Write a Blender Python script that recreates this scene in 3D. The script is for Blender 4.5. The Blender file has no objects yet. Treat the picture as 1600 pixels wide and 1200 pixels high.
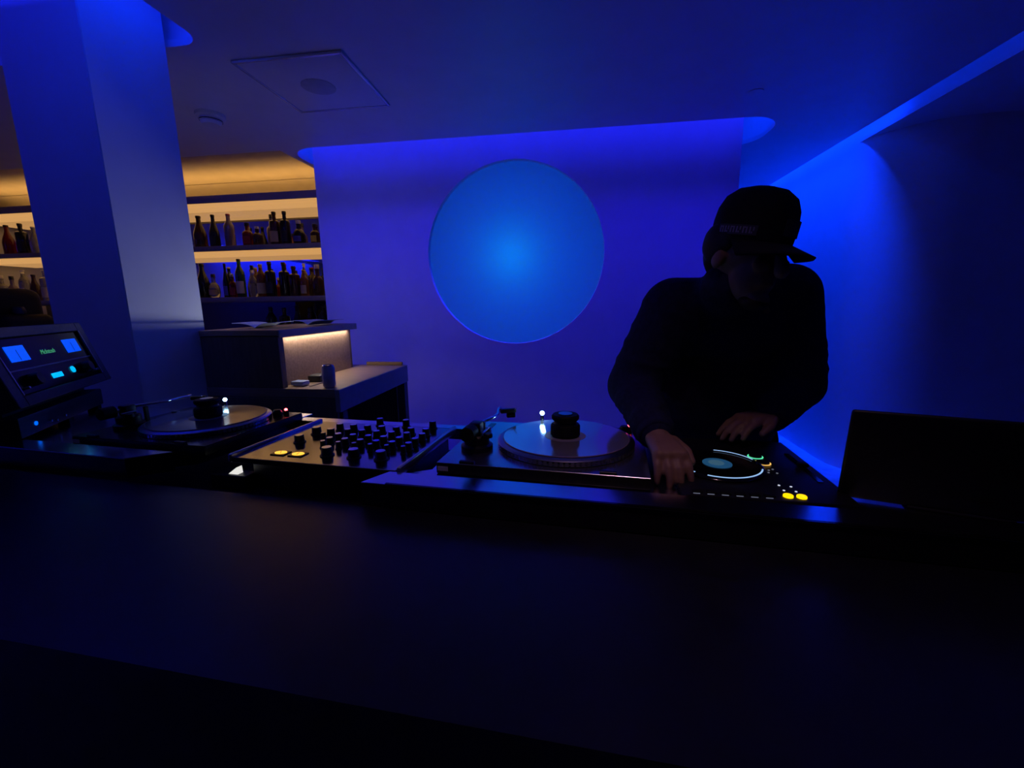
import bpy, bmesh, math, random
from mathutils import Vector, Matrix, Euler
random.seed(7)
S = bpy.context.scene
COL = S.collection
R = math.radians

# ------------------------------------------------------------------ camera
CAM_H = 1.4
cd = bpy.data.cameras.new('camera'); cam = bpy.data.objects.new('camera', cd); COL.objects.link(cam)
cd.sensor_fit = 'HORIZONTAL'; cd.sensor_width = 36.0; cd.lens = 36.0 * 680 / 1600
cd.clip_start = 0.01; cd.clip_end = 60
_yaw, _pit, _rol = R(8.2), R(10.35), R(-0.8)
_fw = Vector((-math.sin(_yaw) * math.cos(_pit), math.cos(_yaw) * math.cos(_pit), -math.sin(_pit)))
_r0 = Vector((math.cos(_yaw), math.sin(_yaw), 0)); _u0 = _r0.cross(_fw)
_rt = _r0 * math.cos(_rol) + _u0 * math.sin(_rol); _up = _rt.cross(_fw)
cam.matrix_world = Matrix(((_rt.x, _up.x, -_fw.x, 0), (_rt.y, _up.y, -_fw.y, 0), (_rt.z, _up.z, -_fw.z, CAM_H), (0, 0, 0, 1)))
S.camera = cam

# ------------------------------------------------------------------ world, exposure
W = bpy.data.worlds.new('world'); S.world = W; W.use_nodes = True
W.node_tree.nodes['Background'].inputs[0].default_value = (0, 0, 0, 1)
W.node_tree.nodes['Background'].inputs[1].default_value = 0
S.view_settings.view_transform = 'Standard'; S.view_settings.look = 'None'
S.view_settings.exposure = 0.0; S.view_settings.gamma = 1.0; S.view_settings.use_curve_mapping = False
try:
    S.cycles.use_denoising = True
    S.cycles.max_bounces = 10; S.cycles.diffuse_bounces = 5; S.cycles.glossy_bounces = 5
    S.cycles.transmission_bounces = 8; S.cycles.sample_clamp_indirect = 4.0
    S.cycles.caustics_reflective = False; S.cycles.caustics_refractive = False
except Exception:
    pass

# ------------------------------------------------------------------ room lamps (LED strips in the ceiling slots, bar strip, added fill)
BLUE = (0.007, 0.016, 1.0)
WARM = (1.0, 0.56, 0.17)
def area(name, loc, size, size_y, power, color, direction, spread=180, xaxis=None):
    l = bpy.data.lights.new(name, 'AREA'); l.shape = 'RECTANGLE'; l.size = size; l.size_y = size_y
    l.energy = power; l.color = color; l.spread = R(spread)
    o = bpy.data.objects.new(name, l); COL.objects.link(o)
    z = -Vector(direction).normalized()
    x = Vector(xaxis if xaxis else (1, 0, 0)); y = z.cross(x).normalized(); x = y.cross(z).normalized()
    o.matrix_world = Matrix(((x.x, y.x, z.x, loc[0]), (x.y, y.y, z.y, loc[1]), (x.z, y.z, z.z, loc[2]), (0, 0, 0, 1)))
    return o
# slot over the blue wall: a lensed strip washing down the wall, bare strips lighting the slot itself
VIOLET = (0.016, 0.008, 1.0)
AZURE = (0.001, 0.030, 1.0)
area('led_wall_washer', (-0.45, 3.40, 2.90), 3.4, 0.03, 4.8, VIOLET, (0, 0.10, -1.0), 92)
area('led_wall_washer_low', (-0.45, 3.375, 2.92), 3.4, 0.02, 8.5, VIOLET, (0, 0.074, -1.0), 22)
area('led_wall_washer_left', (-1.55, 3.375, 2.92), 1.1, 0.02, 0.4, VIOLET, (0, 0.074, -1.0), 22)
area('led_wall_slot', (-0.45, 3.26, 2.72), 3.4, 0.03, 1.5, AZURE, (0, 1, 0.10), 170)
area('led_slot_end', (1.30, 3.62, 2.90), 0.45, 0.03, 0.9, AZURE, (0, 0, -1), 160, (0, 1, 0))
area('led_slot_end', (-2.19, 3.60, 2.90), 0.40, 0.03, 0.6, AZURE, (0, 0, -1), 160, (0, 1, 0))
# slot around the column
area('led_column_slot_side', (-1.71, 1.45, 2.90), 1.0, 0.03, 1.8, AZURE, (-0.12, 0, -1), 100, (0, 1, 0))
area('led_column_slot_front', (-2.4, 0.80, 2.66), 1.5, 0.03, 5.0, BLUE, (0, 1, 0.35), 120)
# slot along the right wall
area('led_right_slot', (2.07, 5.5, 2.90), 3.9, 0.03, 18.0, AZURE, (0.09, 0, -1), 80, (0, 1, 0))
area('led_right_slot_low', (2.05, 5.5, 2.92), 3.9, 0.02, 20.0, AZURE, (0.085, 0, -1), 28, (0, 1, 0))
area('led_right_slot_near', (1.98, 1.9, 2.72), 3.4, 0.03, 1.2, AZURE, (1, 0, 0.1), 160, (0, 1, 0))
# slot at the far left of the room (seen in the bar mirror)
area('led_left_slot', (-6.80, -0.6, 2.90), 3.2, 0.03, 20.0, BLUE, (-0.10, 0, -1), 90, (0, 1, 0))
# warm strip on top of the bottle cabinet
area('led_cabinet_top', (-4.3, 4.06, 2.475), 4.0, 0.02, 4.2, WARM, (0, 0.55, 1), 150)
# added dim warm fill without a fitting, brings out hand and cap
area('added_fill', (0.12, 0.35, 2.59), 0.10, 0.10, 0.22, (1.0, 0.55, 0.70), (0.02, 0.22, -1), 50)

# ------------------------------------------------------------------ materials
MATS = {}
def mat(name, color, rough=0.5, metal=0.0, noise=0.06, nscale=30.0, bump=0.0, bscale=120.0, emit=None, estr=0.0,
        trans=0.0, coat=0.0, spec=0.5, stretch=None, ior=1.45):
    if name in MATS: return MATS[name]
    m = bpy.data.materials.new(name); m.use_nodes = True; nt = m.node_tree; b = nt.nodes['Principled BSDF']
    tc = nt.nodes.new('ShaderNodeTexCoord'); mp = nt.nodes.new('ShaderNodeMapping')
    nt.links.new(tc.outputs['Object'], mp.inputs[0])
    if stretch: mp.inputs['Scale'].default_value = stretch
    n = nt.nodes.new('ShaderNodeTexNoise'); n.inputs['Scale'].default_value = nscale; n.inputs['Detail'].default_value = 4
    nt.links.new(mp.outputs[0], n.inputs['Vector'])
    cr = nt.nodes.new('ShaderNodeValToRGB')
    cr.color_ramp.elements[0].position = 0.3; cr.color_ramp.elements[1].position = 0.7
    cr.color_ramp.elements[0].color = (*[c * (1 - noise) for c in color], 1)
    cr.color_ramp.elements[1].color = (*[min(1, c * (1 + noise)) for c in color], 1)
    nt.links.new(n.outputs[0], cr.inputs[0]); nt.links.new(cr.outputs[0], b.inputs['Base Color'])
    b.inputs['Roughness'].default_value = rough; b.inputs['Metallic'].default_value = metal
    b.inputs['Specular IOR Level'].default_value = spec; b.inputs['IOR'].default_value = ior
    b.inputs['Transmission Weight'].default_value = trans; b.inputs['Coat Weight'].default_value = coat
    b.inputs['Coat Roughness'].default_value = 0.08
    if bump:
        n2 = nt.nodes.new('ShaderNodeTexNoise'); n2.inputs['Scale'].default_value = bscale; n2.inputs['Detail'].default_value = 3
        nt.links.new(mp.outputs[0], n2.inputs['Vector'])
        bp = nt.nodes.new('ShaderNodeBump'); bp.inputs['Strength'].default_value = bump; bp.inputs['Distance'].default_value = 0.002
        nt.links.new(n2.outputs[0], bp.inputs['Height']); nt.links.new(bp.outputs[0], b.inputs['Normal'])
    if emit:
        b.inputs['Emission Color'].default_value = (*emit, 1); b.inputs['Emission Strength'].default_value = estr
    MATS[name] = m
    return m
def glow(name, color, strength):
    return mat(name, tuple(min(1, c * 0.5) for c in color), 0.4, emit=color, estr=strength)
plaster = mat('plaster', (0.80, 0.80, 0.82), 0.75, noise=0.03, nscale=6, bump=0.08, bscale=200)
ceil_m = mat('ceiling_paint', (0.80, 0.80, 0.82), 0.36, noise=0.03, nscale=5, bump=0.05, bscale=160)
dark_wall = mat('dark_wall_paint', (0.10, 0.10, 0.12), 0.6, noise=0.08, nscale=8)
floor_m = mat('pale_floor', (0.60, 0.60, 0.62), 0.45, noise=0.25, nscale=7, bump=0.1)
wood = mat('oak_veneer', (0.36, 0.25, 0.16), 0.45, noise=0.18, nscale=9, stretch=(1, 1, 9), bump=0.06, bscale=40)
wood_h = mat('oak_veneer_lengthwise', (0.36, 0.25, 0.16), 0.45, noise=0.18, nscale=9, stretch=(1, 9, 9), bump=0.06, bscale=40)
dark_wood = mat('dark_stained_wood', (0.045, 0.038, 0.035), 0.4, noise=0.3, nscale=10, stretch=(1, 9, 9))
bar_m = mat('black_lacquer_bar', (0.010, 0.010, 0.014), 0.34, noise=0.25, nscale=14, bump=0.05, bscale=60, spec=0.45)
slab_m = mat('brushed_alloy_slab', (0.78, 0.78, 0.82), 0.19, metal=1.0, noise=0.05, nscale=40, stretch=(1, 16, 1))
cream = mat('cream_soffit', (0.72, 0.60, 0.42), 0.5, noise=0.05, nscale=10)
black_plastic = mat('black_plastic', (0.010, 0.010, 0.011), 0.42, noise=0.2, nscale=60, bump=0.04, bscale=300)
black_gloss = mat('black_gloss', (0.006, 0.006, 0.007), 0.12, noise=0.1)
black_rubber = mat('black_rubber', (0.006, 0.006, 0.006), 0.6, spec=0.25, noise=0.2, nscale=50)
plinth_m = mat('turntable_plinth', (0.50, 0.50, 0.53), 0.25, metal=0.95, noise=0.06, nscale=80)
steel = mat('brushed_steel', (0.45, 0.45, 0.48), 0.28, metal=1.0, noise=0.06, nscale=60, stretch=(1, 20, 1))
chrome = mat('chrome', (0.7, 0.7, 0.72), 0.1, metal=1.0, noise=0.02)
plate_m = mat('mixer_faceplate', (0.43, 0.42, 0.45), 0.15, metal=1.0, noise=0.06, nscale=40, stretch=(1, 14, 1))
rail_m = mat('anodised_rail', (0.55, 0.55, 0.60), 0.25, metal=0.9, noise=0.04)
vinyl = mat('pale_vinyl', (0.62, 0.60, 0.66), 0.13, metal=0.75, noise=0.03, nscale=50)
vinyl_edge = mat('record_edge', (0.45, 0.30, 0.42), 0.3, noise=0.1)
paper = mat('paper', (0.78, 0.77, 0.74), 0.7, noise=0.04, nscale=40)
white_label = mat('white_label', (0.75, 0.75, 0.78), 0.5, noise=0.04)

# ------------------------------------------------------------------ mesh helpers
def link(name, me, m=None, parent=None, loc=None, rot=None, smooth=False):
    o = bpy.data.objects.new(name, me); COL.objects.link(o)
    if m: me.materials.append(m)
    if parent is not None: o.parent = parent
    if loc is not None: o.location = loc
    if rot is not None: o.rotation_euler = rot
    if smooth:
        for p in me.polygons: p.use_smooth = True
    return o
def bm_obj(name, bm, m=None, parent=None, loc=None, rot=None, smooth=False, auto=None):
    bmesh.ops.recalc_face_normals(bm, faces=bm.faces[:])
    me = bpy.data.meshes.new(name); bm.to_mesh(me); bm.free()
    o = link(name, me, m, parent, loc, rot, smooth)
    if auto is not None:
        for p in me.polygons: p.use_smooth = True
        try: me.set_sharp_from_angle(angle=R(auto))
        except Exception: pass
    return o
def bx(bm, x0, x1, y0, y1, z0, z1, bev=0.0, seg=2):
    g = bmesh.ops.create_cube(bm, size=1.0)['verts']
    for v in g:
        v.co = Vector(((x0 + x1) / 2 + v.co.x * (x1 - x0), (y0 + y1) / 2 + v.co.y * (y1 - y0), (z0 + z1) / 2 + v.co.z * (z1 - z0)))
    if bev:
        es = list({e for v in g for e in v.link_edges})
        bmesh.ops.bevel(bm, geom=es, offset=bev, segments=seg, affect='EDGES', profile=0.5, clamp_overlap=True)
def box(name, x0, x1, y0, y1, z0, z1, m, parent=None, bev=0.0, seg=2):
    bm = bmesh.new(); bx(bm, x0, x1, y0, y1, z0, z1, bev, seg)
    return bm_obj(name, bm, m, parent, auto=35 if bev else None)
def lathe(bm, prof, n=24, c=(0, 0, 0), sx=1.0, sy=1.0):
    rings = []
    for (r, z) in prof:
        if r <= 1e-6: rings.append([bm.verts.new((c[0], c[1], c[2] + z))])
        else: rings.append([bm.verts.new((c[0] + sx * r * math.cos(2 * math.pi * i / n), c[1] + sy * r * math.sin(2 * math.pi * i / n), c[2] + z)) for i in range(n)])
    for a, b in zip(rings, rings[1:]):
        for i in range(n):
            j = (i + 1) % n
            if len(a) == 1 and len(b) == 1: continue
            if len(a) == 1: bm.faces.new((a[0], b[i], b[j]))
            elif len(b) == 1: bm.faces.new((a[i], a[j], b[0]))
            else: bm.faces.new((a[i], a[j], b[j], b[i]))
def turned(name, prof, m, parent=None, loc=(0, 0, 0), n=24, rot=None, sx=1.0, sy=1.0):
    bm = bmesh.new(); lathe(bm, prof, n, (0, 0, 0), sx, sy)
    return bm_obj(name, bm, m, parent, loc, rot, auto=40)
def tube(bm, pts, rad, n=10, cap=True):
    pts = [Vector(p) for p in pts]; rings = []
    rads = rad if isinstance(rad, (list, tuple)) else [rad] * len(pts)
    prev = None
    for i, p in enumerate(pts):
        d = (pts[min(i + 1, len(pts) - 1)] - pts[max(i - 1, 0)]).normalized()
        if prev is None:
            a = Vector((0, 0, 1)) if abs(d.z) < 0.9 else Vector((1, 0, 0))
            x = d.cross(a).normalized()
        else:
            x = (prev - d * prev.dot(d)).normalized()
        prev = x; y = d.cross(x)
        rings.append([bm.verts.new(p + (x * math.cos(2 * math.pi * k / n) + y * math.sin(2 * math.pi * k / n)) * rads[i]) for k in range(n)])
    for a, b in zip(rings, rings[1:]):
        for k in range(n): bm.faces.new((a[k], a[(k + 1) % n], b[(k + 1) % n], b[k]))
    if cap: bm.faces.new(rings[0][::-1]); bm.faces.new(rings[-1])
def tube_obj(name, pts, rad, m, parent=None, n=10):
    bm = bmesh.new(); tube(bm, pts, rad, n); return bm_obj(name, bm, m, parent, smooth=True)
def prism(name, poly, z0, z1, m, parent=None, bev=0.0, holes=()):
    """flat outline (with holes) given thickness along z"""
    bm = bmesh.new(); edges = []
    for loop in [poly] + list(holes):
        vs = [bm.verts.new((p[0], p[1], z0)) for p in loop]
        edges += [bm.edges.new((vs[i], vs[(i + 1) % len(vs)])) for i in range(len(vs))]
    bmesh.ops.triangle_fill(bm, use_beauty=True, use_dissolve=False, edges=edges)
    r = bmesh.ops.extrude_face_region(bm, geom=bm.faces[:])
    for v in [g for g in r['geom'] if isinstance(g, bmesh.types.BMVert)]: v.co.z = z1
    return bm_obj(name, bm, m, parent)
def rrect(x0, x1, y0, y1, r, n=10):
    out = []
    for cx, cy, a0 in ((x1 - r, y1 - r, 0), (x0 + r, y1 - r, 90), (x0 + r, y0 + r, 180), (x1 - r, y0 + r, 270)):
        for i in range(n + 1):
            a = R(a0 + 90 * i / n); out.append((cx + r * math.cos(a), cy + r * math.sin(a)))
    return out
def circle(cx, cy, r, n=64): return [(cx + r * math.cos(2 * math.pi * i / n), cy + r * math.sin(2 * math.pi * i / n)) for i in range(n)]
def tag(o, label=None, cat=None, group=None, kind=None):
    if label: o['label'] = label
    if cat: o['category'] = cat
    if group: o['group'] = group
    if kind: o['kind'] = kind
    return o
def thing(name, label, cat, loc=(0, 0, 0), rz=0.0, group=None):
    o = bpy.data.objects.new(name, None); COL.objects.link(o); o.empty_display_size = 0.05
    o.location = loc; o.rotation_euler = (0, 0, rz)
    return tag(o, label, cat, group)
def structure(o, label, cat=None):
    return tag(o, label, cat, kind='structure')
def children(o): return [c for c in bpy.data.objects if c.parent == o]
def copy_tree(o, parent=None):
    c = o.copy(); COL.objects.link(c); c.parent = parent
    for ch in children(o): copy_tree(ch, c)
    return c

# ------------------------------------------------------------------ room shell
CZ = 2.6
X0, X1, Y0, Y1 = -7.0, 4.6, -2.8, 8.0
structure(box('floor', X0 - .1, X1 + .1, Y0 - .1, Y1 + .1, -0.1, 0, floor_m), 'pale floor behind the DJ desk, mostly hidden', 'floor')

wall_slot = rrect(-2.23, 1.37, 3.345, 3.93, 0.235)
col_slot = rrect(-3.15, -1.70, 1.10, 2.03, 0.10)
right_slot = rrect(2.02, 2.176, 0.2, 7.6, 0.03, 4)
left_slot = rrect(-6.96, -6.74, -2.3, 1.1, 0.05, 4)
cassette_hole = None
ceil_outline = [(X0 - .1, Y0 - .1), (X1 + .1, Y0 - .1), (X1 + .1, Y1 + .1), (-2.0, Y1 + .1), (-2.0, 4.15), (-2.28, 4.15), (-2.28, 3.362), (X0 - .1, 3.362)]
ceiling = prism('ceiling', ceil_outline, CZ, CZ + 0.03, ceil_m, holes=[wall_slot, col_slot, right_slot, left_slot])
structure(ceiling, 'smooth ceiling washed with blue light', 'ceiling')
def recess(name, poly, z0, z1, label):
    bm = bmesh.new()
    lo = [bm.verts.new((p[0], p[1], z0)) for p in poly]; hi = [bm.verts.new((p[0], p[1], z1)) for p in poly]
    for i in range(len(poly)):
        j = (i + 1) % len(poly); bm.faces.new((lo[i], lo[j], hi[j], hi[i]))
    bm.faces.new(hi)
    o = bm_obj(name, bm, ceil_m, ceiling)
    return o
recess('slot_recess', rrect(-2.27, 1.41, 3.22, 3.97, 0.24), CZ + 0.028, 2.96, '')
recess('slot_recess', rrect(-3.19, -1.66, 0.70, 2.05, 0.10), CZ + 0.028, 2.96, '')
recess('slot_recess', rrect(1.93, 2.19, 0.15, 7.65, 0.03, 4), CZ + 0.028, 2.96, '')
recess('slot_recess', rrect(-6.97, -6.60, -2.35, 1.15, 0.05, 4), CZ + 0.028, 2.96, '')

# blue wall with round recess (x-z outline, turned upright)
def upright(name, poly, y0, y1, m, parent=None, holes=()):
    o = prism(name, poly, 0, 1, m, parent, holes=holes)
    for v in o.data.vertices: v.co = Vector((v.co.x, y0 + v.co.z * (y1 - y0), v.co.y))
    bm = bmesh.new(); bm.from_mesh(o.data); bmesh.ops.recalc_face_normals(bm, faces=bm.faces[:]); bm.to_mesh(o.data); bm.free()
    return o
WY = 3.55
DC = (-0.482, 1.79); DR = 0.705
wall_back = upright('wall_back', [(-2.12, 0), (1.165, 0), (1.165, 2.95), (-2.12, 2.95)], WY, WY + 0.34, plaster, holes=[circle(DC[0], DC[1], DR, 96)])
structure(wall_back, 'blue-lit plaster wall with a round glowing recess', 'wall')

# round light: translucent diffuser in the recess, drum and lamps behind it
disc = thing('round_wall_light', 'large round glowing blue light set into the wall behind the decks', 'light', (DC[0], WY + 0.05, DC[1]))
tr = bpy.data.materials.new('opal_diffuser'); tr.use_nodes = True; nt = tr.node_tree
for n in list(nt.nodes): nt.nodes.remove(n)
out = nt.nodes.new('ShaderNodeOutputMaterial'); mx = nt.nodes.new('ShaderNodeMixShader'); mx.inputs[0].default_value = 0.65
t_ = nt.nodes.new('ShaderNodeBsdfTranslucent'); t_.inputs[0].default_value = (0.85, 0.85, 0.9, 1)
d_ = nt.nodes.new('ShaderNodeBsdfDiffuse'); d_.inputs[0].default_value = (0.12, 0.12, 0.14, 1)
nt.links.new(d_.outputs[0], mx.inputs[1]); nt.links.new(t_.outputs[0], mx.inputs[2]); nt.links.new(mx.outputs[0], out.inputs[0])
bm = bmesh.new()
vs = [bm.verts.new((DR * 0.999 * math.cos(2 * math.pi * i / 96), 0, DR * 0.999 * math.sin(2 * math.pi * i / 96))) for i in range(96)]
bm.faces.new(vs); bm_obj('diffuser', bm, tr, disc)
bm = bmesh.new(); lathe(bm, [(DR + 0.012, 0), (DR + 0.012, 0.34), (0, 0.34)], 64)
for v in bm.verts: v.co = Vector((v.co.x, v.co.z, v.co.y))
bm_obj('lamp_drum', bm, plaster, disc, smooth=False)
def lamp_in(parent, name, kind, loc, power, color, **kw):
    l = bpy.data.lights.new(name, kind); l.energy = power; l.color = color
    for k, v in kw.items(): setattr(l, k, v)
    o = bpy.data.objects.new(name, l); COL.objects.link(o); o.parent = parent; o.location = loc
    return o
o = lamp_in(disc, 'led_panel', 'AREA', (0, 0.32, 0), 3.3, (0.0, 0.055, 1.0), shape='DISK', size=1.36); o.rotation_euler = (R(-90), 0, 0)
o.rotation_euler = (R(-90), 0, 0)
lamp_in(disc, 'led_hot_spot', 'POINT', (-0.03, 0.24, 0.0), 1.0, (0.0, 0.40, 1.0), shadow_soft_size=0.05)

# column
col = box('column', -2.27, -1.88, 1.63, 2.01, 0, 2.95, plaster, bev=0.004, seg=1)
structure(col, 'square plaster column rising into a lit ceiling slot', 'column')

# right wall with rounded near corner
def curved_wall(name, pts, z0, z1, th, m):
    bm = bmesh.new(); a = []; n = len(pts)
    for i, p in enumerate(pts):
        p = Vector(p); q0 = Vector(pts[max(i - 1, 0)]); q1 = Vector(pts[min(i + 1, n - 1)])
        d = (q1 - q0).normalized(); nn = Vector((d.y, -d.x))
        q = p + nn * th
        a.append([bm.verts.new((p.x, p.y, z0)), bm.verts.new((p.x, p.y, z1)), bm.verts.new((q.x, q.y, z1)), bm.verts.new((q.x, q.y, z0))])
    for s, t in zip(a, a[1:]):
        for k in range(4): bm.faces.new((s[k], s[(k + 1) % 4], t[(k + 1) % 4], t[k]))
    bm.faces.new(a[0]); bm.faces.new(a[-1][::-1])
    return bm_obj(name, bm, m, auto=50)
CR = 0.52
pts = [(4.7, 3.40)] + [(2.17 + CR + 0.02, 3.56)]
cx, cy = 2.17 + CR, 3.56 + CR
pts = [(4.7, 3.36), (3.6, 3.47)] + [(cx - CR * math.sin(R(a)), cy - CR * math.cos(R(a))) for a in range(0, 91, 6)] + [(2.17, 5.5), (2.17, 7.9)]
structure(curved_wall('wall_right', [p for p in pts[::-1]], 0, CZ + 0.20, -0.06, plaster), 'rounded blue-lit wall at the right fading into darkness', 'wall')
for o_ in (box('wall_far', 1.0, 2.4, 7.9, 8.0, 0, 2.6, plaster),):
    structure(o_, 'far end wall of the blue passage', 'wall')
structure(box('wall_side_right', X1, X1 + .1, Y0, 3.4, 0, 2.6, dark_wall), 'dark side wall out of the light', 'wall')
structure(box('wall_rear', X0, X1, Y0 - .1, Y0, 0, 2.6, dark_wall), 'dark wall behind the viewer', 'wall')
lw = box('wall_left', X0 - .1, X0, Y0, 4.6, 0, 2.95, plaster)
box('added_dark_panel', X0, X0 + .03, Y0, 3.9, 0, 1.55, dark_wall, lw)  # added unseen dark panel, keeps the mirror dark behind the bottom shelf
structure(lw, 'plaster wall at the far left of the room', 'wall')
structure(box('wall_bar', X0, -1.9, 4.47, 4.57, 0, 2.9, plaster), 'wall behind the bottle cabinet', 'wall')
structure(box('wall_bar_end', -2.28, -2.12, 3.89, 4.47, 0, 2.6, plaster), 'short return wall closing the bottle cabinet', 'wall')

# ------------------------------------------------------------------ ceiling fittings
cas = thing('ceiling_panel', 'square white ceiling air panel with a thin raised frame', 'vent', (-1.403, 2.466, CZ), R(0.6))
box('panel', -0.272, 0.272, -0.272, 0.272, -0.012, -0.001, ceil_m, cas, 0.004)
for a in range(4):
    f = box('frame_bar', -0.290, 0.290, 0.274, 0.290, -0.014, -0.001, mat('panel_frame', (0.9, 0.9, 0.92), 0.22, metal=0.5, noise=0.02), cas, 0.004)
    f.rotation_euler = (0, 0, R(90 * a))
turned('round_grille', [(0, -0.02), (0.075, -0.02), (0.09, -0.014), (0.09, -0.010), (0, -0.010)], mat('grille_grey', (0.55, 0.55, 0.57), 0.5), cas, (-0.0, 0.0, 0), 32)
smk = thing('smoke_detector', 'small round smoke detector on the ceiling beside the column', 'detector', (-2.28, 2.70, CZ))
smk.scale = (1.35, 1.35, 1.35)
turned('base', [(0, 0), (0.062, 0), (0.062, -0.014), (0.056, -0.018), (0, -0.018)], white_label, smk, n=32)
turned('sensor_cap', [(0.0, -0.018), (0.046, -0.018), (0.046, -0.028), (0.040, -0.030), (0.044, -0.034), (0.036, -0.046), (0, -0.048)], white_label, smk, n=32)
turned('sensor_slot', [(0.047, -0.026), (0.0475, -0.026), (0.0475, -0.030), (0.047, -0.030)], black_plastic, smk, n=32)
spk = thing('sprinkler_rosette', 'small flush ceiling disc at the upper right', 'sprinkler', (1.03, 2.98, CZ))
turned('rosette', [(0, 0), (0.045, 0), (0.045, -0.004), (0.02, -0.008), (0, -0.008)], ceil_m, spk)

# ------------------------------------------------------------------ back bar: cabinet, coves, bottles
BX0, BX1 = -6.9, -2.30
cab = thing('bottle_cabinet', 'wide back bar cabinet with lit shelves and mirrored back', 'cabinet', (-4.6, 4.2, 0))
def cp(name, x0, x1, y0, y1, z0, z1, m, bev=0.0): return box(name, x0 + 4.6, x1 + 4.6, y0 - 4.2, y1 - 4.2, z0, z1, m, cab, bev)
purple = mat('cabinet_laminate', (0.30, 0.28, 0.32), 0.4, noise=0.08)
mirror = mat('mirror', (0.75, 0.75, 0.78), 0.02, metal=1.0, noise=0.01)
cp('back_mirror', BX0, BX1, 4.44, 4.455, 0.9, 2.42, mirror)
cp('top_panel', BX0, BX1, 3.99, 4.44, 2.425, 2.445, purple)
cp('fascia', BX0, BX1, 3.97, 3.99, 2.40, 2.465, purple, 0.002)
cp('shelf', BX0, BX1, 3.97, 4.44, 1.955, 2.0, purple, 0.002)
cp('shelf', BX0, BX1, 3.97, 4.44, 1.465, 1.51, purple, 0.002)
cp('shelf', BX0, BX1, 3.97, 4.44, 0.90, 1.10, purple, 0.002)
cp('side_panel', BX1, BX1 + 0.018, 3.97, 4.455, 0, 2.465, purple)
cp('base_unit', BX0, BX1, 3.99, 4.44, 0, 0.90, dark_wood)
led_panel = glow('warm_backlit_panel', (1.0, 0.52, 0.17), 0.60)
for z in (2.42, 1.950):
    for y0, y1 in ((4.0, 4.19), (4.197, 4.43)):
        cp('light_panel', BX0 + 0.01, BX1 - 0.01, y0, y1, z - 0.002, z + 0.004, led_panel)
# curved warm cove between ceiling edge and cabinet top, in two panels with a joint
cove = thing('bar_cove', 'curved warm-lit ceiling cove above the bottle shelves', 'cove', (-4.6, 3.9, 2.5))
def cove_panel(a0, a1, n=10):
    bm = bmesh.new(); rows = []
    for i in range(n + 1):
        t = R(a0 + (a1 - a0) * i / n)
        y = 3.362 + 1.09 * (1 - math.cos(t)) * 0 + (4.452 - 3.362) * math.sin(t) ** 1.0
        z = 2.505 + 0.245 * math.cos(t)
        rows.append([bm.verts.new((x + 4.6, y - 3.9, z - 2.5 + dz)) for dz in (0, 0.015) for x in (BX0 - 0.05, -2.285)])
    for a, b in zip(rows, rows[1:]):
        bm.faces.new((a[0], a[1], b[1], b[0])); bm.faces.new((a[2], b[2], b[3], a[3]))
    return bm_obj('cove_panel', bm, cream, cove, auto=30)
cove_panel(0, 54); cove_panel(54.6, 90)
bm = bmesh.new(); bx(bm, BX0 - 0.05 + 4.6, -2.285 + 4.6, 3.362 - 3.9, 3.374 - 3.9, 0.10, 0.27); bm_obj('cove_riser', bm, cream, cove)

def glass_mat(key, c, tr=0.55): return mat('glass_' + key, c, 0.06, noise=0.05, trans=tr, spec=0.6)
GL = dict(clear=glass_mat('clear', (0.55, 0.55, 0.6), 0.75), amber=glass_mat('amber', (0.42, 0.17, 0.04), 0.6), brown=glass_mat('brown', (0.10, 0.035, 0.02), 0.45),
          green=glass_mat('green', (0.03, 0.13, 0.04), 0.5), dark=glass_mat('dark', (0.015, 0.013, 0.02), 0.2), red=glass_mat('red', (0.28, 0.02, 0.03), 0.4), mauve=glass_mat('mauve', (0.30, 0.22, 0.36), 0.4))
CAPS = dict(black=mat('cap_black', (0.012, 0.012, 0.014), 0.35), white=mat('cap_white', (0.6, 0.58, 0.55), 0.4), red=mat('cap_red', (0.4, 0.02, 0.05), 0.35), gold=mat('cap_gold', (0.6, 0.42, 0.15), 0.3, metal=0.8), wood=mat('cap_cork', (0.4, 0.25, 0.13), 0.6))
LBL = dict(white=mat('bottle_label_white', (0.55, 0.52, 0.5), 0.6), cream=mat('bottle_label_cream', (0.62, 0.5, 0.28), 0.6), yellow=mat('bottle_label_yellow', (0.85, 0.66, 0.05), 0.55), black=mat('bottle_label_black', (0.03, 0.03, 0.035), 0.5), red=mat('bottle_label_red', (0.35, 0.03, 0.04), 0.5), blue=mat('bottle_label_blue', (0.10, 0.10, 0.45), 0.5))
PROF = {  # (radius, height) as fractions of (r, h) without cap
    'tall': [(0, 0), (.94, 0), (1, .015), (1, .58), (.92, .66), (.62, .75), (.40, .81), (.36, .92), (.40, .93), (.40, .955), (0, .955)],
    'shoulder': [(0, 0), (.95, 0), (1, .02), (1, .66), (.93, .715), (.6, .745), (.36, .76), (.34, .90), (.40, .91), (.40, .94), (0, .94)],
    'slope': [(0, 0), (.95, 0), (1, .02), (1, .40), (.86, .52), (.52, .70), (.36, .80), (.33, .92), (.38, .93), (.38, .95), (0, .95)],
    'round': [(0, 0), (.72, 0), (.92, .05), (1, .20), (1, .36), (.88, .50), (.60, .60), (.36, .65), (.32, .82), (.38, .83), (.38, .86), (0, .86)],
    'squat': [(0, 0), (.92, 0), (1, .03), (1, .52), (.90, .60), (.55, .66), (.40, .70), (.38, .84), (.44, .85), (.44, .88), (0, .88)],
}
ORD = ['first', 'second', 'third', 'fourth', 'fifth', 'sixth', 'seventh', 'eighth', 'ninth', 'tenth', 'eleventh', 'twelfth', 'thirteenth', 'fourteenth', 'fifteenth', 'sixteenth', 'seventeenth', 'eighteenth']
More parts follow.
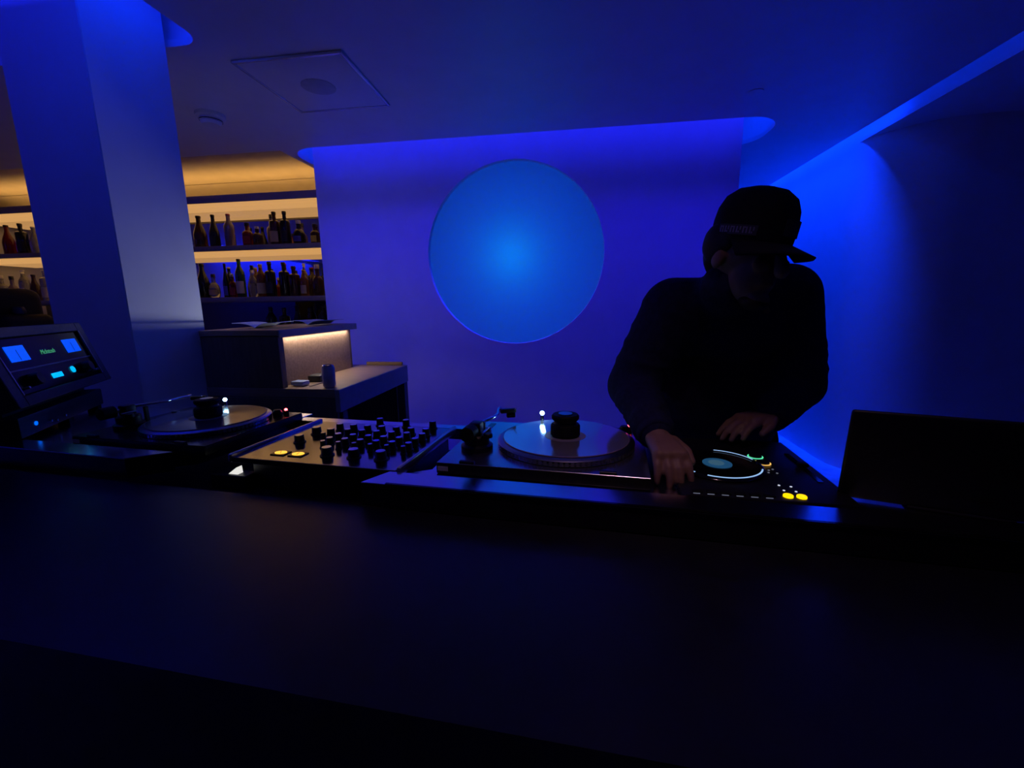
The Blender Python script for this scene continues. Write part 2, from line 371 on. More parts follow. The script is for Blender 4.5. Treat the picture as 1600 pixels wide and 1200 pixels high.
def bottle(x, y, z, h, r, style, glass, cap, lab, label, group, flat=1.0):
    r *= 1.14
    t = thing('liquor_bottle', label, 'bottle', (x, y, z + 0.0005), random.uniform(-.3, .3) * (0 if flat < 1 else 1), group)
    prof = [(a * r, b * h) for a, b in PROF[style]]
    turned('glass_body', prof, GL[glass], t, n=20, sy=flat)
    top = prof[-1][1]; cr = prof[-2][0] * 1.05
    turned('cap', [(0, top), (cr, top), (cr, h * 0.99), (cr * .9, h), (0, h)], CAPS[cap], t, n=14)
    if lab:
        z0, z1 = ((.10, .42) if style != 'slope' else (.06, .34))
        if style == 'round': z0, z1 = .12, .34
        bm = bmesh.new(); n = 12; a0, a1 = -2.6, -0.55; vs = []
        for i in range(n + 1):
            a = a0 + (a1 - a0) * i / n
            vs.append([bm.verts.new((k * r * math.cos(a), flat * k * r * math.sin(a), zz * h)) for k in (1.012, 1.03) for zz in (z0, z1)])
        for p, q in zip(vs, vs[1:]):
            bm.faces.new((p[2], q[2], q[3], p[3])); bm.faces.new((p[0], p[1], q[1], q[0])); bm.faces.new((p[1], p[3], q[3], q[1])); bm.faces.new((p[0], q[0], q[2], p[2]))
        bm_obj('bottle_label', bm, LBL[lab], t, auto=40)
    return t
def place_row(specs, z, shelf, group, anchor):
    n = len(specs)
    for i, (x, h, r, st, gl, cp_, lb, desc, row) in enumerate(specs):
        y = 4.085 if row == 0 else 4.20
        bottle(x, y, z, h, r, st, gl, cp_, lb, f'{desc}, {ORD[n - 1 - i]} from the right on the {shelf}', group)
s1 = [(-3.73, .31, .052, 'slope', 'brown', 'black', None, 'dark brown sloping bottle', 0), (-3.57, .315, .040, 'slope', 'dark', 'black', 'black', 'slim black bottle with glinting neck', 0),
      (-3.40, .315, .041, 'tall', 'mauve', 'red', None, 'pale mauve tall bottle', 0), (-3.285, .21, .030, 'squat', 'clear', 'white', None, 'small clear bottle', 1),
      (-3.205, .225, .042, 'squat', 'red', 'black', 'red', 'squat dark red bottle', 0), (-3.10, .185, .040, 'squat', 'brown', 'white', None, 'short dark flask with white cap', 0),
      (-3.01, .315, .050, 'squat', 'mauve', 'black', None, 'wide purple bottle with long neck', 1), (-2.905, .315, .043, 'shoulder', 'brown', 'black', 'cream', 'round-shouldered bottle with brown label', 0),
      (-2.795, .315, .041, 'shoulder', 'dark', 'black', 'black', 'round-shouldered black bottle', 0), (-2.735, .14, .020, 'tall', 'clear', 'white', None, 'tiny clear miniature bottle', 1),
      (-2.655, .225, .050, 'round', 'dark', 'white', 'blue', 'round dark bottle with violet label', 0), (-2.49, .185, .036, 'squat', 'brown', 'black', 'yellow', 'small bottle with bright yellow label', 0)]
place_row(s1, 2.0, 'upper shelf', 'bottles on the upper lit shelf', '')
s2 = [(-3.768, .34, .052, 'slope', 'dark', 'black', None, 'dark sloping bottle', 0), (-3.650, .235, .044, 'round', 'clear', 'black', 'cream', 'low round olive-tinted bottle', 0),
      (-3.56, .31, .034, 'tall', 'dark', 'white', None, 'dark slim bottle with white collar', 1), (-3.507, .335, .028, 'slope', 'dark', 'black', 'blue', 'slim black bottle', 0) , (-3.437, .235, .031, 'squat', 'red', 'white', 'red', 'short red bottle with white cap', 0),
      (-3.345, .375, .038, 'tall', 'green', 'black', 'white', 'tall green wine bottle', 0), (-3.255, .30, .034, 'tall', 'amber', 'white', 'cream', 'slim amber bottle with cream label', 1),
      (-3.205, .31, .036, 'round', 'clear', 'black', None, 'curvy clear decanter', 0), (-3.112, .32, .040, 'tall', 'amber', 'white', 'cream', 'golden bottle with white cap', 0),
      (-3.012, .34, .042, 'shoulder', 'dark', 'black', 'black', 'stout black bottle', 0), (-2.925, .33, .032, 'tall', 'brown', 'red', None, 'narrow bottle with red stopper', 1),
      (-2.86, .33, .042, 'shoulder', 'dark', 'black', None, 'black round-shouldered bottle', 0), (-2.755, .29, .047, 'shoulder', 'brown', 'black', None, 'broad cognac bottle', 0),
      (-2.715, .325, .030, 'tall', 'clear', 'white', None, 'clear slender bottle', 1), (-2.65, .25, .034, 'tall', 'amber', 'gold', 'cream', 'amber bottle with golden glint', 0),
      (-2.58, .245, .032, 'squat', 'amber', 'black', None, 'short brown flask', 1), (-2.505, .30, .050, 'round', 'brown', 'white', None, 'round-bellied brown bottle with pale stopper', 0)]
place_row(s2, 1.51, 'middle shelf', 'bottles on the middle lit shelf', '')
for i, (x, h, r, st, g, c_, l_, d) in enumerate([(-6.05, .31, .046, 'slope', 'red', 'black', None, 'dark red bottle'), (-5.87, .32, .044, 'shoulder', 'dark', 'black', 'black', 'black bottle'), (-5.71, .28, .042, 'slope', 'clear', 'white', None, 'clear grey bottle')]):
    bottle(x, 4.085, 2.0, h, r, st, g, c_, l_, f'{d} on the upper shelf left of the column, {ORD[2 - i]} from it', 'upper shelf bottles left of the column')
for i, (x, h, r, st, g, c_, l_, d) in enumerate([(-6.26, .28, .042, 'squat', 'clear', 'white', None, 'squat clear bottle'), (-6.12, .27, .044, 'round', 'mauve', 'black', None, 'round mauve bottle'), (-5.96, .33, .040, 'tall', 'clear', 'white', 'white', 'tall clear bottle'), (-5.83, .28, .043, 'slope', 'brown', 'black', None, 'brown bottle'), (-5.68, .33, .042, 'shoulder', 'clear', 'white', 'white', 'bright-topped clear bottle')]):
    bottle(x, 4.085, 1.51, h, r, st, g, c_, l_, f'{d} on the middle shelf left of the column, {ORD[4 - i]} from it', 'middle shelf bottles left of the column')
for i, (x, h, r, st, g, c_, l_, d) in enumerate([(-3.05, .31, .045, 'tall', 'dark', 'black', 'black', 'dark tall bottle'), (-2.90, .30, .044, 'shoulder', 'brown', 'black', None, 'dark brown bottle'), (-2.76, .32, .04, 'slope', 'dark', 'black', None, 'black sloping bottle'), (-2.62, .30, .046, 'round', 'brown', 'black', 'black', 'round dark bottle'), (-2.48, .31, .044, 'tall', 'dark', 'black', None, 'slim dark bottle')]):
    bottle(x, 4.085, 1.10, h, r, st, g, c_, l_, f'{d} on the unlit bottom shelf above the menus, {ORD[4 - i]} from the right', 'bottles on the unlit bottom shelf')

# dark covered machine on the left of the back bar
mach = thing('bar_machine', 'black bar machine hidden in shadow left of the column', 'machine', (-3.85, 2.55, 0))
box('cabinet_body', -0.34, 0.10, -0.22, 0.22, 0, 1.0, dark_wood, mach, 0.01)
box('housing', -0.34, 0.0, -0.2, 0.2, 1.0, 1.56, black_rubber, mach, 0.07, 4)
box('side_tank', 0.0, 0.12, -0.16, 0.16, 1.0, 1.38, black_rubber, mach, 0.05, 4)
turned('steam_knob', [(0, 0), (.035, 0), (.04, .02), (.03, .05), (0, .055)], black_plastic, mach, (0.06, -0.02, 1.38), 20)

# ------------------------------------------------------------------ service station with lit hutch
st = thing('service_station', 'oak host stand with raised hutch between the column and the blue wall', 'host stand', (-1.5, 2.4, 0))
def sp(name, x0, x1, y0, y1, z0, z1, m, bev=0.002, par=None): return box(name, x0 + 1.5, x1 + 1.5, y0 - 2.4, y1 - 2.4, z0, z1, m, par or st, bev, 1)
shaded_wood = mat('shaded_oak', (0.17, 0.125, 0.09), 0.5, noise=0.18, nscale=9, stretch=(9, 9, 1))  # darker copy of the oak, shade of the unlit faces put into the colour
sp('worktop', -1.875, -1.145, 1.962, 2.85, 0.955, 1.0, wood_h)
sp('worktop_edge', -1.165, -1.140, 1.955, 2.852, 0.885, 0.999, mat('painted_edge', (0.35, 0.33, 0.36), 0.4))
sp('front_panel', -1.875, -1.16, 1.958, 1.98, 0.0, 0.953, shaded_wood)
sp('leg', -1.20, -1.145, 2.79, 2.848, 0, 0.883, shaded_wood)
sp('leg', -1.20, -1.145, 1.982, 2.03, 0, 0.883, shaded_wood)
sp('back_panel', -1.875, -1.22, 2.83, 2.85, 0.0, 0.953, shaded_wood)
sp('inner_side', -1.50, -1.48, 1.985, 2.82, 0.0, 0.953, dark_wood)
sp('upstand', -1.43, -1.17, 2.832, 2.85, 1.001, 1.022, wood_h)
sp('hutch_front', -1.875, -1.445, 1.964, 2.005, 1.001, 1.262, shaded_wood)
sp('hutch_side', -1.485, -1.470, 2.007, 2.70, 1.001, 1.262, wood_h)
sp('hutch_back', -1.875, -1.470, 2.702, 2.72, 1.001, 1.262, shaded_wood)
sp('hutch_top', -1.875, -1.440, 1.960, 2.74, 1.264, 1.292, wood_h)
sp('top_edge', -1.4395, -1.432, 1.960, 2.74, 1.255, 1.2925, MATS['painted_edge'])
sp('tray_slot', -1.340, -1.330, 2.02, 2.14, 1.0005, 1.003, dark_wood, 0)
strip = sp('light_strip', -1.466, -1.446, 2.02, 2.69, 1.254, 1.262, glow('hutch_strip', (1.0, 0.80, 0.62), 1.2))
area('hutch_strip_lamp', (-1.456, 2.355, 1.252), 0.64, 0.02, 0.85, (1.0, 0.80, 0.70), (0.02, 0, -1), 160, (0, 1, 0))
# added lamp and stand, hidden behind the hutch to light column and menus
lampo = thing('added_lamp', 'added low white lamp hidden behind the host stand to light the column', 'lamp', (-1.73, 3.0, 0))
box('post', -0.02, 0.02, -0.02, 0.02, 0.03, 1.25, steel, lampo, 0.003)
turned('base', [(0, 0), (.10, 0), (.10, .015), (.03, .03), (0, .03)], steel, lampo)
box('added_lamp_head', -0.12, 0.12, -0.01, 0.03, 1.25, 1.281, steel, lampo, 0.004)
area('added_lamp_light', (-1.73, 2.975, 1.279), 0.22, 0.02, 2.9, (0.70, 0.76, 1.0), (-0.20, -1, 0.03), 80)

# things on the station
def open_menu(name, label, x, y, z, rz, w, d):
    t = thing(name, label, 'menu', (x, y, z), rz, 'menus on the host stand')
    for s in (-1, 1):
        bm = bmesh.new(); n = 8; rows = []
        for i in range(n + 1):
            u = i / n; xx = s * w * u; zz = 0.014 * math.sin(min(1, u * 2.2) * math.pi * .5) + 0.012 * u * (1 - u) + 0.012 * u
            rows.append([bm.verts.new((xx, yy, zz + dz)) for dz in (0.001, 0.004) for yy in (-d / 2, d / 2)])
        for p, q in zip(rows, rows[1:]):
            bm.faces.new((p[0], q[0], q[1], p[1])); bm.faces.new((p[2], p[3], q[3], q[2])); bm.faces.new((p[0], p[2], q[2], q[0])); bm.faces.new((p[1], q[1], q[3], p[3]))
        bm.faces.new((rows[-1][0], rows[-1][1], rows[-1][3], rows[-1][2]))
        bm_obj('page', bm, paper, t, auto=40)
    return t
open_menu('paper_menu', 'open white menu lying on the host stand next to the column', -1.72, 2.24, 1.293, R(12), 0.115, 0.22)
open_menu('paper_menu', 'open white menu lying further back on the host stand', -1.58, 2.55, 1.293, R(-8), 0.105, 0.2)
can = thing('drink_can', 'pale drink can standing on the host stand', 'can', (-1.222, 2.012, 1.0008))
can_m = mat('can_print', (0.68, 0.62, 0.66), 0.35, metal=0.1, noise=0.2, nscale=25)
turned('can_body', [(0, .004), (.022, 0), (.026, .003), (.0315, .012), (.0315, .098), (.0265, .110), (0, .110)], can_m, can, n=28)
turned('rim', [(.0245, .110), (.0268, .110), (.0268, .1135), (.0252, .1145), (.0245, .112)], chrome, can, n=28)
box('pull_tab', -.008, .008, -.016, .006, .1105, .1125, chrome, can, .0006, 1)
blk = thing('card_reader', 'small black box at the foot of the lit hutch panel', 'card reader', (-1.40, 2.20, 1.0008), R(8))
box('body', -.035, .035, -.05, .05, 0, .035, black_plastic, blk, .006)
box('keypad', -.026, .026, -.04, .0, .035, .037, mat('keypad_grey', (.06, .06, .07), .5), blk, .0008, 1)
ph = thing('blue_lit_case', 'flat case with blue light painted in, at the front corner of the lit hutch', 'case', (-1.42, 2.05, 1.0035), R(-6))
box('body', -.022, .05, -.028, .028, 0, .016, mat('blue_lit_body', (0.30, 0.42, 0.75), .4), ph, .004)  # blue of the room light put into the colours of body and lid
box('lid', -.022, .05, -.028, .028, .0165, .022, mat('blue_lit_lid', (0.40, 0.55, 0.90), .4), ph, .003)

# ------------------------------------------------------------------ bar top, DJ desk
PH = R(-5.2)
def dl(x): return 0.742 - 0.0915 * x          # front edge line of the desk
bar = thing('bar_counter', 'wide black lacquered bar counter in the foreground', 'counter', (0, 0.6, 0))
def worldpoly(name, poly, z0, z1, m, par, ox=0, oy=0.6): return prism(name, [(a - ox, b - oy) for a, b in poly], z0, z1, m, par)
def bl(x): return 0.338 - 0.06 * x
worldpoly('counter_top', [(-3.2, bl(-3.2)), (2.4, bl(2.4)), (2.4, dl(2.4) - .004), (-3.2, dl(-3.2) - .004)], 0.962, 1.0, bar_m, bar)
worldpoly('front_panel', [(-3.2, bl(-3.2) + .12), (2.4, bl(2.4) + .10), (2.4, bl(2.4) + .13), (-3.2, bl(-3.2) + .15)], 0.0, 0.962, bar_m, bar)
desk = thing('dj_desk', 'long metal-topped DJ desk behind the black counter', 'desk', (0, 1.0, 0))
dp = lambda name, poly, z0, z1, m: worldpoly(name, poly, z0, z1, m, desk, 0, 1.0)
ZS = 1.035
fil = [(0.52 + 0.05 * (1 - math.cos(R(a))), 0.895 - 0.05 * math.sin(R(a))) for a in range(0, 91, 15)]
def sheeted(name, poly, top, th=.033):
    dp(name + '_core', poly, top - th, top - .0025, bar_m); dp(name + '_sheet', poly, top - .0024, top, slab_m)
sheeted('slab', [(-0.41, dl(-0.41) + .065), (1.6, dl(1.6) + .065), (1.6, dl(1.6) + .23)] + [(0.62, .835)] + fil[::-1] + [(0.521, 1.19), (0.19, 1.225), (-0.29, 1.262), (-0.315, .90), (-0.39, .86)], ZS)
sheeted('slab', [(-2.3, dl(-2.3) + .085), (-1.02, dl(-1.02) + .085), (-0.965, dl(-.965) + .12), (-0.90, 1.36), (-2.3, 1.46)], ZS)
sheeted('ledge', [(-0.425, dl(-0.425)), (1.6, dl(1.6)), (1.6, dl(1.6) + .064), (-0.39, dl(-.39) + .064)], 1.050, .05)
sheeted('ledge', [(-2.3, dl(-2.3) + .034), (-1.065, dl(-1.065) + .014), (-0.99, dl(-.99) + .076), (-2.3, dl(-2.3) + .084)], 1.050, .05)
dp('edge_lip', [(-0.37, dl(-.37) - .0035), (1.6, dl(1.6) - .0035), (1.6, dl(1.6) + .003), (-0.37, dl(-.37) + .003)], 1.0502, 1.0525, black_gloss)
dp('mixer_shelf', [(-0.963, dl(-.963) + .06), (-0.41, dl(-.41) + .066), (-0.30, 1.25), (-0.905, 1.33)], 0.93, 0.955, dark_wood)
dp('far_rail', [(-0.90, 1.275), (-0.295, 1.222), (-0.292, 1.258), (-0.897, 1.315)], ZS - .033, ZS, slab_m)
dp('desk_body', [(-2.2, dl(-2.2) + .13), (0.50, dl(.5) + .13), (0.50, 1.15), (-2.2, 1.38)], 0.0, 0.925, dark_wood)
dp('desk_riser', [(-0.40, dl(-.40) + .068), (1.6, dl(1.6) + .068), (1.6, dl(1.6) + .09), (-0.40, dl(-.40) + .09)], 0.925, ZS - .0335, dark_wood)

# ------------------------------------------------------------------ turntables
def turntable(loc, label, side, top):
    t = thing('turntable', label, 'turntable', loc, PH - R(.3), 'turntables on the desk')
    W_, D_, H = .453, .353, .026
    box('plinth', 0, W_, 0, D_, 0.0006, H - .002, black_plastic, t, .003, 2)
    box('top_plate', .001, W_ - .001, .001, D_ - .001, H - .0019, H, top, t, .0008, 1)
    box('name_plate', .004, .028, -.0012, .0, .008, .018, white_label, t)
    px, py = .262, .188
    pl = turned('platter', [(0, H), (.150, H), (.1655, H + .001), (.166, H + .012), (.160, H + .0165), (0, H + .0165)], steel, t, (px, py, 0.0005), 64)
    ndot = 90
    bm = bmesh.new()
    for ring, zz in ((0, H + .004), (1, H + .009)):
        for i in range(ndot):
            a = 2 * math.pi * i / ndot
            c = Vector((.1663 * math.cos(a), .1663 * math.sin(a), zz))
            x = Vector((-math.sin(a), math.cos(a), 0)) * .0022; z = Vector((0, 0, .0016)); nrm = Vector((math.cos(a), math.sin(a), 0)) * .0006
            v = [bm.verts.new(c + s1_ * x + s2_ * z + nrm) for s1_, s2_ in ((-1, -1), (1, -1), (1, 1), (-1, 1))]; bm.faces.new(v)
    o = bm_obj('strobe_dots', bm, chrome, pl); o['kind'] = 'stuff'
    # speed buttons, pitch fader, power dial and strobe on the far (player's) edge
    for k, xx in enumerate((.400, .372)):
        box('speed_button', xx - .011, xx + .011, .326, .338, H, H + .004, black_plastic, t, .001, 1)
    tw = turned('power_dial', [(0, H), (.014, H), (.014, H + .012), (.010, H + .020), (0, H + .020)], black_plastic, t, (.405, .300, 0.0005), 20)
    turned('strobe_lamp', [(0, 0), (.0045, 0), (.0045, .004), (.002, .006), (0, .006)], glow('red_led', (1.0, .05, .06), 16), t, (.418, .322, H + .014), 12)
    turned('strobe_post', [(0, H), (.008, H), (.008, H + .0135), (0, H + .0135)], black_plastic, t, (.418, .322, 0), 14)
    box('pitch_slot', .030, .046, .200, .330, H, H + .0012, black_gloss, t, .0004, 1)
    box('pitch_fader', .026, .050, .258, .270, H + .0014, H + .009, steel, t, .0015, 1)
    # target light
    turned('light_stalk', [(0, H), (.005, H), (.005, H + .026), (.0042, H + .034), (0, H + .034)], chrome, t, (.182, .322, 0.0005), 14)
    turned('target_light', [(0, 0), (.0045, .001), (.0065, .005), (.0045, .010), (0, .0115)], glow('white_blue_led', (.42, .78, 1.0), 22), t, (.182, .322, H + .0345), 14)
    lamp_in(t, 'target_glow', 'POINT', (.186, .310, H + .043), .035, (.30, .65, 1.0), shadow_soft_size=.006)
    # tonearm
    bx0, by0 = .060, .108
    turned('arm_base', [(0, H), (.038, H), (.038, H + .010), (.030, H + .014), (.030, H + .032), (.026, H + .036), (0, H + .036)], black_plastic, t, (bx0, by0, 0.0005), 28)
    box('gimbal', bx0 - .014, bx0 + .014, by0 - .016, by0 + .016, H + .037, H + .066, black_plastic, t, .004)
    bm = bmesh.new(); tube(bm, [(bx0, by0 - .072, H + .054), (bx0, by0 - .070, H + .054), (bx0, by0 - .036, H + .054), (bx0, by0 - .034, H + .054)], [.014, .017, .017, .014], 20)
    cw = bm_obj('counterweight', bm, black_rubber, t, auto=40)
    tube_obj('weight_shaft', [(bx0, by0 - .034, H + .054), (bx0, by0 - .015, H + .054)], .0045, steel, t)
    turned('anti_skate_dial', [(0, 0), (.011, 0), (.011, .008), (.009, .010), (0, .010)], black_plastic, t, (bx0 + .034, by0 - .02, H + .036), 18)
    box('cue_lever', bx0 + .022, bx0 + .027, by0 - .035, by0 + .018, H + .046, H + .050, steel, t, .001, 1)
    box('arm_rest', bx0 - .004, bx0 + .006, by0 + .045, by0 + .055, H, H + .050, black_plastic, t, .001, 1)
    arm = []
    for i in range(15):
        u = i / 14; arm.append((bx0 + .004 + .020 * math.sin(u * math.pi * 1.6) * u + .022 * u, by0 + .017 + .176 * u, H + .0585 - .004 * u))
    at = tube_obj('tone_arm', arm, .0042, chrome, t, 10)
    e = Vector(arm[-1]); d = (Vector(arm[-1]) - Vector(arm[-3])).normalized()
    hs = box('headshell', -.0085, .0085, 0, .044, -.007, .004, black_plastic, t, .002); hs.location = e - Vector((0, 0, .008)); hs.rotation_euler = (0, 0, math.atan2(d.y, d.x) - R(90) - R(62))
    cg = box('cartridge', -.007, .007, .018, .042, -.021, -.0075, black_gloss, hs, .002)
    tube_obj('finger_lift', [(.008, .036, .002), (.018, .038, .005), (.026, .040, .009)], .0014, chrome, hs, 8)
    # corner isolators are hidden; hinge sockets at the near edge
    for xx in (.07, .37): box('hinge_socket', xx - .017, xx + .017, .002, .012, H, H + .006, black_plastic, t, .001, 1)
    return t, px, py, H
def to_world(t, u, v, z):
    a = t.rotation_euler.z
    return (t.location.x + u * math.cos(a) - v * math.sin(a), t.location.y + u * math.sin(a) + v * math.cos(a), t.location.z + z)
def record(t, px, py, H, label, m):
    r = thing('vinyl_record', label, 'record', to_world(t, px, py, H + .0175))
    prof = [(.0036, 0), (.050, 0), (.1515, 0), (.1525, .0011), (.1515, .0024), (.146, .0022), (.054, .0022), (.051, .0024), (.0036, .0024)]
    turned('disc', prof, m, r, n=96)
    turned('centre_label', [(.004, .0025), (.050, .0025), (.050, .0029), (.004, .0029)], mat('record_label_' + m.name, (.30, .28, .34), .5), r, n=48)
    turned('rim_edge', [(.1524, .0003), (.1532, .0008), (.1532, .0016), (.1524, .0021)], vinyl_edge, r, n=96)
    return r
def weight(loc, label):
    w = thing('record_weight', label, 'record weight', loc)
    turned('base', [(0, 0), (.032, 0), (.036, .004), (.036, .026), (.033, .030), (.028, .031), (0, .031)], black_rubber, w, n=36)
    turned('waist', [(0, .0312), (.029, .0312), (.027, .036), (.029, .040), (0, .040)], black_plastic, w, n=36)
    turned('grip_ring', [(0, .0402), (.031, .0402), (.0335, .044), (.0335, .050), (.030, .054), (0, .054)], black_rubber, w, n=36)
    turned('top_disc', [(0, .0542), (.016, .0542), (.017, .056), (0, .056)], steel, w, n=30)
    return w
ttR, px, py, H = turntable((-0.298, 0.877, ZS), 'silver-topped turntable in the middle of the desk beside the media player', 'R', plinth_m)
recR = record(ttR, px, py, H, 'glossy pale record on the middle turntable', vinyl)
q = to_world(ttR, px, py, H + .0206); weight(q, 'black puck-shaped record weight on the middle turntable')
ttL, px, py, H = turntable((-1.364, 0.968, ZS), 'black turntable at the left end of the desk beside the amplifier', 'L', mat('black_top_plate', (.05, .05, .055), .2, metal=.6, noise=.1))
recL = record(ttL, px, py, H, 'glossy grey record on the left turntable', mat('grey_vinyl', (.30, .29, .31), .15, metal=.7, noise=.04, nscale=50))
q = to_world(ttL, px, py, H + .0206); weight(q, 'black puck-shaped record weight on the left turntable')

# ------------------------------------------------------------------ rotary mixer
MZ = 1.05
mx_ = thing('rotary_mixer', 'wide rotary DJ mixer with rows of black knobs and two amber meters', 'mixer', (-0.575, 1.036, MZ - .094), R(-5.5))
ZT = .094
box('chassis', -.205, .205, -.125, .155, 0.0, ZT - .004, black_plastic, mx_, .003)
box('faceplate', -.216, .212, -.168, .160, ZT - .0035, ZT, plate_m, mx_, .0008, 1)
for s in (-1, 1):
    bm = bmesh.new(); bx(bm, s * .2215 - .0055, s * .2215 + .0055, -.172, .165, ZT - .012, ZT + .008, .003, 2)
    bm_obj('side_rail', bm, rail_m, mx_, auto=35)
box('front_flange', -.216, .212, -.1715, -.1685, ZT - .012, ZT, black_plastic, mx_, .0006, 1)
knob_cap = mat('knob_cap', (.85, .84, .88), .22, metal=1.0)
KN = {}
def knob(u, v, r, h):
    key = (r, h)
    if key not in KN:
        a = bmesh.new(); lathe(a, [(0, 0), (r * 1.25, 0), (r * 1.25, h * .12), (r, h * .16), (r * .92, h * .94), (r * .86, h), (0, h)], 18)
        for f in a.faces: f.smooth = False
        ma = bpy.data.meshes.new('knob'); bmesh.ops.recalc_face_normals(a, faces=a.faces[:]); a.to_mesh(ma); a.free(); ma.materials.append(black_plastic)
        c = bmesh.new(); lathe(c, [(0, h), (r * .80, h), (r * .80, h + .0008), (0, h + .0008)], 18)
        mc = bpy.data.meshes.new('knob_top'); bmesh.ops.recalc_face_normals(c, faces=c.faces[:]); c.to_mesh(mc); c.free(); mc.materials.append(knob_cap)
        KN[key] = (ma, mc)
    ma, mc = KN[key]
    k = bpy.data.objects.new('knob', ma); COL.objects.link(k); k.parent = mx_; k.location = (u, v, ZT)
    kc = bpy.data.objects.new('knob_top', mc); COL.objects.link(kc); kc.parent = k
for k in range(7): knob(-.097 + .0445 * k, .082, .0105, .020)
for v, (r, h) in ((.040, (.0098, .019)), (-.002, (.0098, .019)), (-.038, (.0098, .019)), (-.0655, (.0068, .019))):
    for k in range(6): knob(-.0435 + .0444 * k, v, r, h)
for u in (.003, .075, .146): knob(u, -.113, .0135, .021)
for u, v, r in ((-.141, .038, .013), (-.090, .031, .011), (-.0865, -.006, .007), (-.136, -.037, .0125)): knob(u, v, r, .020)
for u in (-.009, .076, .160): knob(u, .150, .0105, .022)
for k, u in enumerate((-.119, -.070)):
    mt = box('meter_bezel', u - .019, u + .019, -.138, -.108, ZT, ZT + .0025, black_gloss, mx_, .0006, 1)
    bm = bmesh.new(); lathe(bm, [(0, ZT + .0026), (.0155, ZT + .0026), (.0155, ZT + .0034), (0, ZT + .0034)], 24, (u, -.123, 0), 1, .72)
    bm_obj('meter_face', bm, glow('amber_meter', (1.0, .50, .05), 1.5), mt)
    nd = box('meter_needle', -.0005, .0005, -.008, .008, ZT + .0036, ZT + .0042, black_plastic, mt); nd.location = (u, -.123, 0); nd.rotation_euler = (0, 0, R(35 - 20 * k))
ps = thing('power_strip', 'small dark power strip with a lit white switch beside the mixer', 'power strip', (-0.845, 0.93, .9558), R(-6))
box('housing', -.055, .055, -.02, .02, 0, .038, black_plastic, ps, .003, 1)
bm = bmesh.new(); a = [bm.verts.new(p) for p in ((-.004, -.012, .0385), (.024, -.012, .0385), (.016, -.006, .054))]; b = [bm.verts.new((v.co.x, v.co.y + .016, v.co.z)) for v in a]
bm.faces.new(a); bm.faces.new(b[::-1])
for i in range(3): bm.faces.new((a[i], a[(i + 1) % 3], b[(i + 1) % 3], b[i]))
bm_obj('lit_switch', bm, glow('white_switch', (1.0, .98, .92), .8), ps)

# ------------------------------------------------------------------ media player
mp = thing('media_player', 'black DJ media player with lit jog wheel under the person\'s hands', 'media player', (0.203, 0.803, ZS), R(-3.5))
MW, MD, MH = .300, .365, .011
prof_ = box('body', 0, MW, 0, MD, .0006, MH, black_plastic, mp, .003)
jx, jy = .100, .162
jog = turned('jog_wheel', [(0, MH), (.092, MH), (.094, MH + .003), (.0905, MH + .007), (.085, MH + .008), (.083, MH + .006), (0, MH + .006)], black_gloss, mp, (jx, jy, 0), 64)
def arc_obj(name, cx_, cy_, r, w, a0, a1, z, m, par, th=.001, n=28):
    bm = bmesh.new(); rows = []
    for i in range(n + 1):
        a = R(a0 + (a1 - a0) * i / n); c, s = math.cos(a), math.sin(a)
        rows.append([bm.verts.new((cx_ + (r + k) * c, cy_ + (r + k) * s, zz)) for zz in (z, z + th) for k in (-w / 2, w / 2)])
    for p, q in zip(rows, rows[1:]):
        for i0, i1 in ((0, 1), (1, 3), (3, 2), (2, 0)): bm.faces.new((p[i0], p[i1], q[i1], q[i0]))
    bm.faces.new((rows[0][0], rows[0][1], rows[0][3], rows[0][2])); bm.faces.new((rows[-1][0], rows[-1][2], rows[-1][3], rows[-1][1]))
    return bm_obj(name, bm, m, par)
ringm = glow('jog_ring_light', (.35, .60, 1.0), .85)
arc_obj('ring_light', 0, 0, .0865, .0030, -115, -18, MH + .0076, ringm, jog)
arc_obj('ring_light', 0, 0, .0865, .0030, 22, 82, MH + .0076, ringm, jog)
arc_obj('ring_light', 0, 0, .0865, .0030, 196, 228, MH + .0076, ringm, jog)
turned('centre_display', [(0, 0), (.030, 0), (.030, .0012), (0, .0012)], glow('jog_display', (.03, .17, .38), .32), jog, (0, 0, MH + .0062), 40)
turned('display_mark', [(0, 0), (.016, 0), (.016, .0008), (0, .0008)], glow('jog_display_mark', (.10, .28, .42), .3), jog, (-.002, .0, MH + .0075), 30)
def push(name, u, v, r, ring, color, strength):
    b_ = turned(name, [(0, MH), (r, MH), (r, MH + .004), (r * .9, MH + .005), (0, MH + .005)], black_plastic, mp, (u, v, 0.0002), 30)
    arc_obj('button_ring', 0, 0, r * 1.12, .0026, 110, 420 - 30, MH + .0012, glow(ring, color, strength), b_)
push('play_button', .199, .234, .0135, 'green_ring', (.12, 1.0, .50), 1.0)
push('cue_button', .2015, .193, .0135, 'orange_ring', (1.0, .55, .12), 1.0)
for u in (.188, .2105):
    turned('source_button', [(0, MH), (.0085, MH), (.0085, MH + .003), (.0075, MH + .004), (0, MH + .004)], glow('yellow_button', (1.0, .62, .0), 1.3), mp, (u, .0195, 0.0002), 24)
wl = glow('white_button_light', (.75, .8, 1.0), .8)
for u, v in ((.191, .071), (.211, .068), (.191, .047), (.211, .045), (.210, .159), (.195, .138), (.211, .137), (.200, .152)):
    turned('indicator', [(0, MH), (.0022, MH), (.0022, MH + .001), (0, MH + .001)], wl if v < .1 else glow('dim_light', (.3, .33, .45), .35), mp, (u, v, 0.0002), 10)
for k in range(6):
    box('cue_pad', .022 + k * .025, .040 + k * .025, .010, .020, MH, MH + .003, black_rubber, mp, .0006, 1)
    box('cue_pad_light', 0.022 + k * .025, .034 + k * .025, .0058, .0072, MH, MH + .001, glow('dim_light', (.3, .33, .45), .35), mp)
